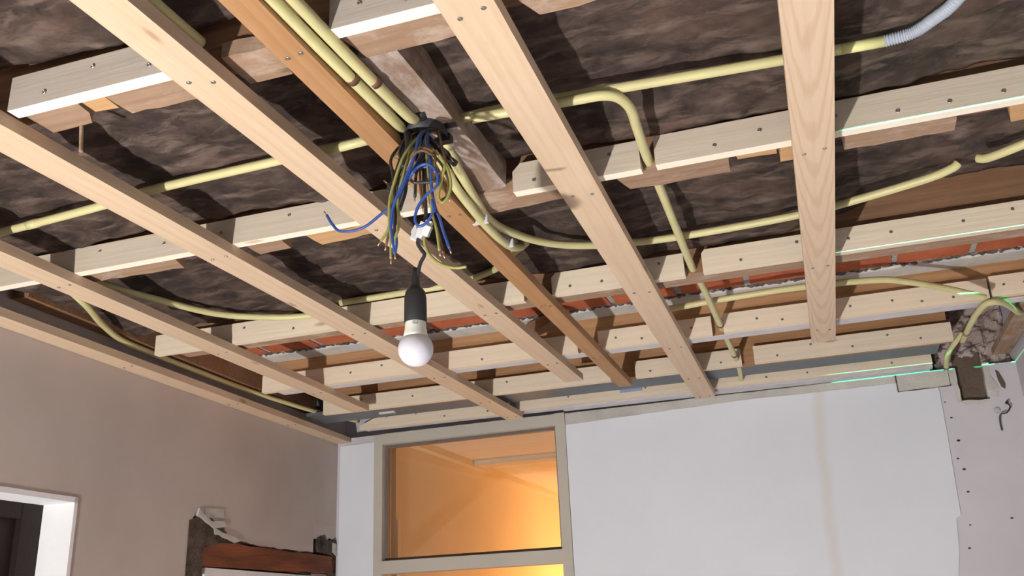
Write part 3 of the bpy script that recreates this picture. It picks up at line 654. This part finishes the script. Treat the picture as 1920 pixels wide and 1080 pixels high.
# ================================================================ conduits
PR = 0.0097
def conduit(pts, label, z=None, ties=(), joints=(), n=8):
    pts = [(p[0], p[1], z if len(p) == 2 else p[2]) for p in pts]
    o = tube('conduit', pts, PR, CREAM, n=n); tag(o, label, 'conduit', 'cream plastic conduits')
    for (p, q, mt, rr) in joints:
        nm = 'coupling' if mt in (CREAM, TAPE) else 'strap'
        tube(nm, [p, q], PR*rr, mt, o, smooth=False)
    return o
P = 1.083
conduit([(-2.45, 1.845), (-2.10, 1.82), (-1.722, 1.79), (-1.508, 1.762), (-1.185, 1.752), (-0.83, 1.74)], 'cream conduit running left from the junction box across two pine strips', P, joints=[((-1.99, 1.812, P), (-1.955, 1.809, P), CREAM, 1.12)])
conduit([(-1.05, 1.728), (-0.85, 1.713)], 'short cream conduit stub just left of the junction box', 1.066)
conduit([(-0.655, 1.735), (-0.50, 1.732), (-0.386, 1.741), (0.061, 1.773), (0.175, 1.779)], 'cream conduit running right from the junction box to the grey hose', P)
tp = conduit([(0.165, 1.779), (0.263, 1.783)], 'bright yellow taped conduit end joining the grey hose', P); tp.data = tp.data.copy(); tp.data.materials.clear(); tp.data.materials.append(TAPE); tp['group'] = 'hose joint'
conduit([(-0.623, 1.712), (-0.511, 1.718), (-0.383, 1.725), (-0.325, 1.730), (-0.294, 1.753), (-0.279, 1.810), (-0.282, 1.902), (-0.288, 2.073), (-0.288, 2.252), (-0.294, 2.943), (-0.286, 3.095), (-0.281, 3.632), (-0.275, 4.210), (-0.284, 4.503), (-0.300, 4.745, 1.05)],
        'cream conduit bending by the wide strip and running straight to the back wall', 1.062, joints=[((-0.2755, 4.10, 1.062), (-0.2753, 4.12, 1.062), STRAPB, 1.1), ((-0.2812, 3.60, 1.062), (-0.2810, 3.615, 1.062), STRAPB, 1.1)])
conduit([(-0.715, 1.77, 1.055), (-0.727, 1.876, 1.04), (-0.729, 1.928, 1.03), (-0.747, 2.071, 1.03), (-0.757, 2.184, 1.032), (-0.75, 2.323, 1.05), (-0.701, 2.485, 1.07), (-0.609, 2.585, 1.078), (-0.45, 2.66, 1.088), (-0.256, 2.68, 1.091), (0.048, 2.655, 1.088), (0.214, 2.606, 1.085), (0.40, 2.545, 1.088), (0.470, 2.523, 1.098), (0.487, 2.517, 1.108)], 'cream conduit curving right from the junction box across the wide strip', 1.078)
conduit([(-0.75, 1.77, 1.05), (-0.754, 1.883, 1.03), (-0.754, 1.939, 1.015), (-0.757, 2.041, 1.010), (-0.762, 2.174, 1.010), (-0.766, 2.317, 1.02), (-0.767, 2.432, 1.04), (-0.767, 2.52, 1.075)], 'cream conduit along the old orange strip with white clips', 1.060)
conduit([(-0.79, 0.35), (-0.774, 1.137), (-0.762, 1.50), (-0.762, 1.60, 1.026), (-0.775, 1.665, 1.045)], 'left cream conduit of the pair coming from the top', 1.020, joints=[((-0.764, 1.40, 1.020), (-0.7637, 1.415, 1.020), STRAPB, 1.15)])
conduit([(-0.755, 0.35), (-0.747, 1.163), (-0.731, 1.56), (-0.732, 1.64, 1.045)], 'right cream conduit of the pair coming from the top', 1.030, joints=[((-0.7345, 1.44, 1.030), (-0.734, 1.455, 1.030), STRAPB, 1.15)])
conduit([(-1.015, 0.40), (-1.010, 1.10), (-1.008, 1.25)], 'shaded cream conduit tucked behind a pine strip, top left', 1.066)
conduit([(-2.20, 2.16, 1.10), (-2.145, 2.272), (-2.103, 2.427), (-2.006, 2.682), (-1.87, 2.80), (-1.721, 2.855), (-1.60, 2.855, 1.10)], 'cream conduit sagging in a curve below the wool at left', 1.085)
conduit([(-1.585, 2.862, 1.118), (-1.45, 2.862, 1.118), (-1.30, 2.860, 1.119), (-1.119, 2.852, 1.118), (-0.95, 2.76, 1.108), (-0.885, 2.66, 1.09), (-0.76, 2.55, 1.10)], 'cream conduit lying on the batten behind the black lamp holder')
conduit([(-2.32, 2.33, 1.10), (-2.348, 2.437), (-2.435, 2.601), (-2.515, 2.80), (-2.535, 2.99), (-2.552, 3.30), (-2.562, 3.781), (-2.52, 4.35), (-2.446, 4.66)], 'cream conduit running down along the left wall behind the batten ends', 1.083)
conduit([(-0.55, 3.43, 1.10), (-0.406, 3.385), (-0.252, 3.361), (0.04, 3.347), (0.299, 3.375, 1.085), (0.408, 3.415, 1.075), (0.519, 3.484, 1.06), (0.607, 3.518, 1.035), (0.672, 3.540, 1.013)], 'cream conduit crossing below the red brick and curving to the right wall', 1.088)
conduit([(0.90, 4.06, 1.09), (0.86, 3.96, 1.055), (0.80, 3.788, 1.035), (0.735, 3.635, 1.017), (0.688, 3.63, 1.015), (0.672, 3.76, 1.017), (0.670, 3.90, 1.02), (0.678, 4.23, 1.03)], 'short cream conduit elbow beside the rubble corner', joints=[((0.673, 4.05, 1.0245), (0.6745, 4.09, 1.0257), LATH, 1.05)])
conduit([(0.69, 4.26, 1.075), (0.66, 4.33, 1.05), (0.647, 4.42, 1.04), (0.647, 4.523, 1.035), (0.660, 4.70, 1.03)], 'short cream conduit dropping beside the wall chase')
conduit([(0.518, 2.430, 1.074), (0.535, 2.417, 1.064), (0.569, 2.39, 1.06), (0.613, 2.36, 1.06), (0.75, 2.27, 1.06)], 'short cream conduit reaching the right wall below the wool')

# grey corrugated hose
hosepts = smooth_path([V(*p) for p in ((0.262, 1.783, P), (0.314, 1.773, P), (0.352, 1.738, P), (0.385, 1.689, 1.08), (0.42, 1.58, 1.08), (0.44, 1.40, 1.085))], 40)
bm = bmesh.new(); h0 = hosepts[0].copy(); tube_bm(bm, [p - h0 for p in hosepts], lambda t: 0.0098 + 0.0012*math.sin(t*len(hosepts)*math.pi/2), 12)
ho = link('corrugated_hose', fin(bm, 'corrugated_hose', smooth=True), GREYF); ho.location = h0; tag(ho, 'grey corrugated hose curving up from the taped conduit', 'hose')

# cable clips on the conduits by the orange strip
for p, lab in (((-0.762, 2.14, 1.006), 'white cable clip on paired conduits, nearer one'), ((-0.766, 2.37, 1.024), 'white cable clip at the end of conduit, farther one')):
    e = empty('cable_clip', V(*p)); tag(e, lab, 'clip', 'white cable clips')
    bm = bmesh.new(); box_bm(bm, (-.016, -.006, -.005), (.016, .006, .012)); link('clip_body', fin(bm, 'clip_body', bevel=.003), CLIPW, e)
    bm = bmesh.new(); box_bm(bm, (-.019, -.004, -.006), (-.012, .004, .004)); link('clip_tab', fin(bm, 'clip_tab', bevel=.002), CLIPW, e)

# ================================================================ junction box and loose wires
jbx = empty('junction_box', V(-0.735, 1.70, 1.03)); tag(jbx, 'black round junction box with conduits entering from all sides', 'junction box')
lathe('box_shell', [(0.0, 0.052), (0.040, 0.052), (0.042, 0.03), (0.042, 0.0), (0.038, 0.0), (0.037, 0.03), (0.0, 0.034)], BLACKP, jbx, (0, 0, 0))
for ang in (0, 70, 150, 180, 250, 285):
    a = math.radians(ang); bm = bmesh.new()
    tube_bm(bm, [Vector((0.036*math.cos(a), 0.036*math.sin(a), 0.022)), Vector((0.062*math.cos(a), 0.062*math.sin(a), 0.024))], 0.0125, 12)
    link('spout', fin(bm, 'spout', smooth=True), BLACKP, jbx)
for dx, dy in ((0.032, 0.02), (-0.03, -0.018)):
    bm = bmesh.new(); box_bm(bm, (dx-.012, dy-.008, -.006), (dx+.012, dy+.008, .008)); link('screw_lug', fin(bm, 'screw_lug', bevel=.002), BLACKP, jbx)
for pts in ([(-0.752, 1.66, 1.02), (-0.772, 1.66, 0.967), (-0.782, 1.655, 0.93), (-0.789, 1.65, 0.905), (-0.802, 1.65, 0.885)], [(-0.735, 1.68, 1.03), (-0.705, 1.68, 0.998), (-0.68, 1.68, 0.966), (-0.654, 1.68, 0.938)],
            [(-0.742, 1.68, 1.03), (-0.738, 1.67, 0.99), (-0.731, 1.66, 0.93)], [(-0.755, 1.65, 1.02), (-0.745, 1.63, 0.97), (-0.752, 1.62, 0.92)]):
    tube('cable_sleeve', pts, 0.0062, BLACKP, jbx, 10)
WIRES = [
    ('blue',[(-0.713,1.630,0.995),(-0.708,1.600,0.956),(-0.722,1.600,0.911),(-0.736,1.600,0.875),(-0.765,1.600,0.826),(-0.793,1.600,0.810),(-0.825,1.600,0.790),(-0.852,1.600,0.783),(-0.890,1.600,0.787),(-0.909,1.600,0.806),(-0.924,1.600,0.831)]),
    ('blue',[(-0.707,1.610,0.986),(-0.707,1.580,0.920),(-0.732,1.580,0.865),(-0.742,1.580,0.846),(-0.755,1.580,0.813),(-0.761,1.580,0.774),(-0.759,1.580,0.748),(-0.753,1.580,0.705)]),
    ('blue',[(-0.715,1.660,1.013),(-0.713,1.630,0.952),(-0.741,1.630,0.901),(-0.763,1.630,0.861),(-0.776,1.630,0.824),(-0.779,1.630,0.802),(-0.772,1.630,0.758),(-0.775,1.630,0.729)]),
    ('blue',[(-0.723,1.590,0.873),(-0.704,1.560,0.867),(-0.691,1.560,0.880),(-0.672,1.560,0.884),(-0.657,1.560,0.873),(-0.647,1.560,0.852),(-0.650,1.560,0.829),(-0.673,1.560,0.813),(-0.691,1.560,0.790),(-0.698,1.560,0.765),(-0.690,1.560,0.748),(-0.674,1.560,0.751),(-0.658,1.560,0.774),(-0.660,1.560,0.800)]),
    ('blue',[(-0.739,1.650,0.921),(-0.709,1.620,0.912),(-0.690,1.620,0.908),(-0.674,1.620,0.894),(-0.664,1.620,0.870)]),
    ('blue',[(-0.699,1.630,0.989),(-0.679,1.600,0.908),(-0.677,1.600,0.847),(-0.670,1.600,0.803),(-0.660,1.600,0.775),(-0.654,1.600,0.750),(-0.640,1.600,0.705)]),
    ('green',[(-0.725,1.620,0.978),(-0.739,1.590,0.926),(-0.758,1.590,0.875),(-0.769,1.590,0.833),(-0.770,1.590,0.791),(-0.772,1.590,0.767),(-0.789,1.590,0.743)]),
    ('green',[(-0.753,1.670,1.015),(-0.765,1.640,0.945),(-0.785,1.640,0.886),(-0.790,1.640,0.842),(-0.793,1.640,0.803),(-0.790,1.640,0.759),(-0.790,1.640,0.722)]),
    ('green',[(-0.706,1.640,0.990),(-0.689,1.610,0.892),(-0.684,1.610,0.831),(-0.681,1.610,0.793),(-0.672,1.610,0.757),(-0.666,1.610,0.708)]),
    ('green',[(-0.668,1.600,0.933),(-0.635,1.570,0.884),(-0.643,1.570,0.843),(-0.650,1.570,0.813),(-0.642,1.570,0.795),(-0.629,1.570,0.806),(-0.622,1.570,0.834),(-0.630,1.570,0.872),(-0.647,1.570,0.906)]),
    ('green',[(-0.815,1.690,0.991),(-0.786,1.660,0.967),(-0.776,1.660,0.953),(-0.780,1.660,0.943)]),
    ('brown',[(-0.746,1.630,0.930),(-0.719,1.600,0.938),(-0.700,1.600,0.948),(-0.678,1.600,0.937),(-0.668,1.600,0.922),(-0.670,1.600,0.895)]),
    ('brown',[(-0.743,1.610,0.881),(-0.713,1.580,0.916),(-0.691,1.580,0.929),(-0.665,1.580,0.912),(-0.642,1.580,0.880),(-0.632,1.580,0.845),(-0.635,1.580,0.814),(-0.646,1.580,0.806)]),
    ('brown',[(-0.722,1.650,1.004),(-0.712,1.620,0.913),(-0.711,1.620,0.863),(-0.707,1.620,0.818)]),
    ('brown',[(-0.719,1.670,1.017),(-0.704,1.640,0.926),(-0.699,1.640,0.853),(-0.692,1.640,0.802),(-0.680,1.640,0.758),(-0.670,1.640,0.715)]),
    ('brown',[(-0.756,1.690,1.032),(-0.760,1.660,0.959),(-0.777,1.660,0.911),(-0.789,1.660,0.867),(-0.795,1.660,0.837),(-0.811,1.660,0.764)]),
    ('black',[(-0.732,1.660,1.014),(-0.735,1.630,0.985),(-0.752,1.630,0.954),(-0.758,1.630,0.904),(-0.780,1.630,0.881),(-0.794,1.630,0.895)]),
    ('black',[(-0.739,1.690,1.028),(-0.718,1.660,0.962),(-0.716,1.660,0.921),(-0.720,1.660,0.882)]),
    ('black',[(-0.741,1.630,0.901),(-0.722,1.600,0.872),(-0.706,1.600,0.866),(-0.674,1.600,0.863),(-0.666,1.600,0.872)]),
    ('black',[(-0.723,1.680,1.029),(-0.686,1.650,0.979),(-0.661,1.650,0.954),(-0.653,1.650,0.938)]),
]
WIRES += [('black', [(-0.76, 1.66, 1.02), (-0.77, 1.64, 0.97), (-0.755, 1.63, 0.93), (-0.745, 1.62, 0.87), (-0.76, 1.62, 0.82)]),
          ('black', [(-0.71, 1.66, 1.02), (-0.70, 1.63, 0.96), (-0.715, 1.61, 0.90), (-0.72, 1.61, 0.84)]),
          ('brown', [(-0.69, 1.67, 1.02), (-0.665, 1.63, 0.96), (-0.65, 1.61, 0.91), (-0.655, 1.60, 0.86), (-0.64, 1.60, 0.82)]),
          ('green', [(-0.75, 1.66, 1.02), (-0.735, 1.62, 0.96), (-0.74, 1.60, 0.90), (-0.755, 1.60, 0.84), (-0.752, 1.60, 0.78), (-0.765, 1.60, 0.74)]),
          ('black', [(-0.775, 1.68, 1.02), (-0.79, 1.64, 0.96), (-0.775, 1.62, 0.90), (-0.765, 1.61, 0.80), (-0.772, 1.61, 0.75)])]
WM = {'blue': BLUEW, 'green': GRNW, 'brown': BRNW, 'black': BLKW}
WL = {0: 'blue wire sweeping far out left and ending in an upturned hook', 3: 'blue wire looping down round above the white terminal block', 4: 'short blue wire arching over the middle of the tangle',
      5: 'blue wire hanging down right of the terminal block', 8: 'yellow-green wire hanging straight down right of the terminal block', 9: 'yellow-green wire curled in a loop at right of the tangle',
      10: 'short yellow-green wire bent over the edge of the orange strip', 11: 'small brown wire arch at the top of the tangle', 12: 'wide brown wire arch curling down on the right',
      13: 'brown wire hanging straight through the middle of the tangle', 14: 'brown wire hanging down right of the terminal block', 15: 'brown wire in the left hanging bunch',
      16: 'black wire bending out left from the tangle', 17: 'short black wire hanging in the middle of the tangle', 18: 'black wire lying across the tangle', 19: 'black wire leaving the box to the right',
      1: 'blue wire in the left hanging bunch, longest end', 2: 'blue wire in the left hanging bunch, behind the longest one', 20: 'black wire curving out of the left side of the box into the tangle', 21: 'black wire dropping from the box centre into the tangle', 22: 'brown wire falling down the right flank of the tangle', 23: 'yellow-green wire crossing in front of the left hanging bunch', 24: 'long black wire at the back of the left hanging bunch', 6: 'yellow-green wire leftmost in the hanging bunch', 7: 'yellow-green wire reaching lowest in the left hanging bunch'}
for i, (c, pts) in enumerate(WIRES):
    root = pts[0]
    if i in (0, 1, 2, 5, 6, 7, 8, 13, 14, 15, 16, 17, 19, 20, 21, 22, 23, 24): pts = [(-0.735 + (root[0]+0.735)*0.5, 1.70, 1.045)] + list(pts)
    o = tube('electric_wire', pts, 0.0025 if c != 'black' else 0.0028, WM[c], sides=8, n=7); tag(o, WL[i], 'wire', 'loose wires hanging from the junction box')
    e = Vector(pts[-1]); d = (e - Vector(pts[-2])).normalized()*0.012
    tube('copper_end', [tuple(e - d*0.2), tuple(e + d)], 0.0013, COPPER, o, sides=6, smooth=False)

# ================================================================ hanging bulb
pd = empty('pendant_light', V(-0.722, 1.62, 0.47)); tag(pd, 'black rubber lamp holder with a white bulb hanging on a thin cord', 'light')
tube('cord', [(-0.712, 1.655, 1.02), (-0.708, 1.63, 0.90), (-0.70, 1.62, 0.80), (-0.711, 1.62, 0.756), (-0.719, 1.62, 0.739), (-0.711, 1.62, 0.722), (-0.704, 1.62, 0.709), (-0.714, 1.62, 0.69), (-0.720, 1.62, 0.662), (-0.724, 1.62, 0.630)], 0.0034, BLKW, pd, 8)
tbx = empty('terminal_block', V(-0.706, 1.615, 0.762)); adopt(tbx, pd)
for k in range(3):
    for s in (0, 1):
        bm = bmesh.new(); box_bm(bm, (-.0055, -.006, -.009), (.0055, .006, .009)); q = link('terminal', fin(bm, 'terminal', bevel=.0025), CLIPW, tbx)
        q.location = (-.012 + .012*k, -.004*k + .004*s, -.006 + .011*s); q.rotation_euler = (.2*k, .5, .3)
tube('earth_wire', [(-0.7, 1.61, 0.75), (-0.697, 1.61, 0.723), (-0.683, 1.61, 0.696), (-0.66, 1.61, 0.676), (-0.631, 1.61, 0.665), (-0.608, 1.61, 0.664)], 0.0028, GRNW, pd, 8)
pz = lambda z: (z - 0.47)*S
ax = (-0.003*S, 0, 0)
lathe('lamp_holder', [(0.004, pz(0.683)), (0.0055, pz(0.670)), (0.0080, pz(0.644)), (0.0095, pz(0.639)), (0.0130, pz(0.636)), (0.0165, pz(0.629)), (0.0180, pz(0.617)), (0.0183, pz(0.600)), (0.0184, pz(0.566)), (0.0176, pz(0.5645)), (0.012, pz(0.566))], BLACKP, pd, ax)
GC, GR = 0.5090, 0.0354
gp = [(GR*S*math.sin(a), pz(GC - GR*math.cos(a))) for a in [math.radians(2 + 132*k/16) for k in range(17)]]
zt = GC - GR*math.cos(math.radians(134)); rtop = GR*S*math.sin(math.radians(134))
bulb = lathe('bulb', gp + [(0.0, pz(zt + .0005))], BULBG, pd, ax, 36)
col = lathe('bulb_collar', [(0.0, pz(zt)), (rtop, pz(zt)), (rtop*.945, pz(zt+.006)), (rtop*.88, pz(zt+.014)), (rtop*.835, pz(zt+.024)), (rtop*.81, pz(0.5665)), (rtop*.80, pz(0.574)), (0.0, pz(0.574))], BULBN, bulb, (0, 0, 0), 36)
bm = bmesh.new()
for k in range(4):
    a0 = math.radians(-82 + k*8); 
    for z0 in (0.5560, 0.5600):
        if k == 2 and z0 > 0.559: continue
        r0 = 0.0176; p = [(r0*math.cos(a0), r0*math.sin(a0)), (r0*math.cos(a0+.1), r0*math.sin(a0+.1))]
        bm.faces.new([bm.verts.new((p[0][0], p[0][1], pz(z0))), bm.verts.new((p[1][0], p[1][1], pz(z0))), bm.verts.new((p[1][0]*.985, p[1][1]*.985, pz(z0+.003))), bm.verts.new((p[0][0]*.985, p[0][1]*.985, pz(z0+.003)))])
pr = link('print_mark', fin(bm, 'print_mark'), GREYPR, bulb); pr['label'] = 'tiny grey print on the collar'
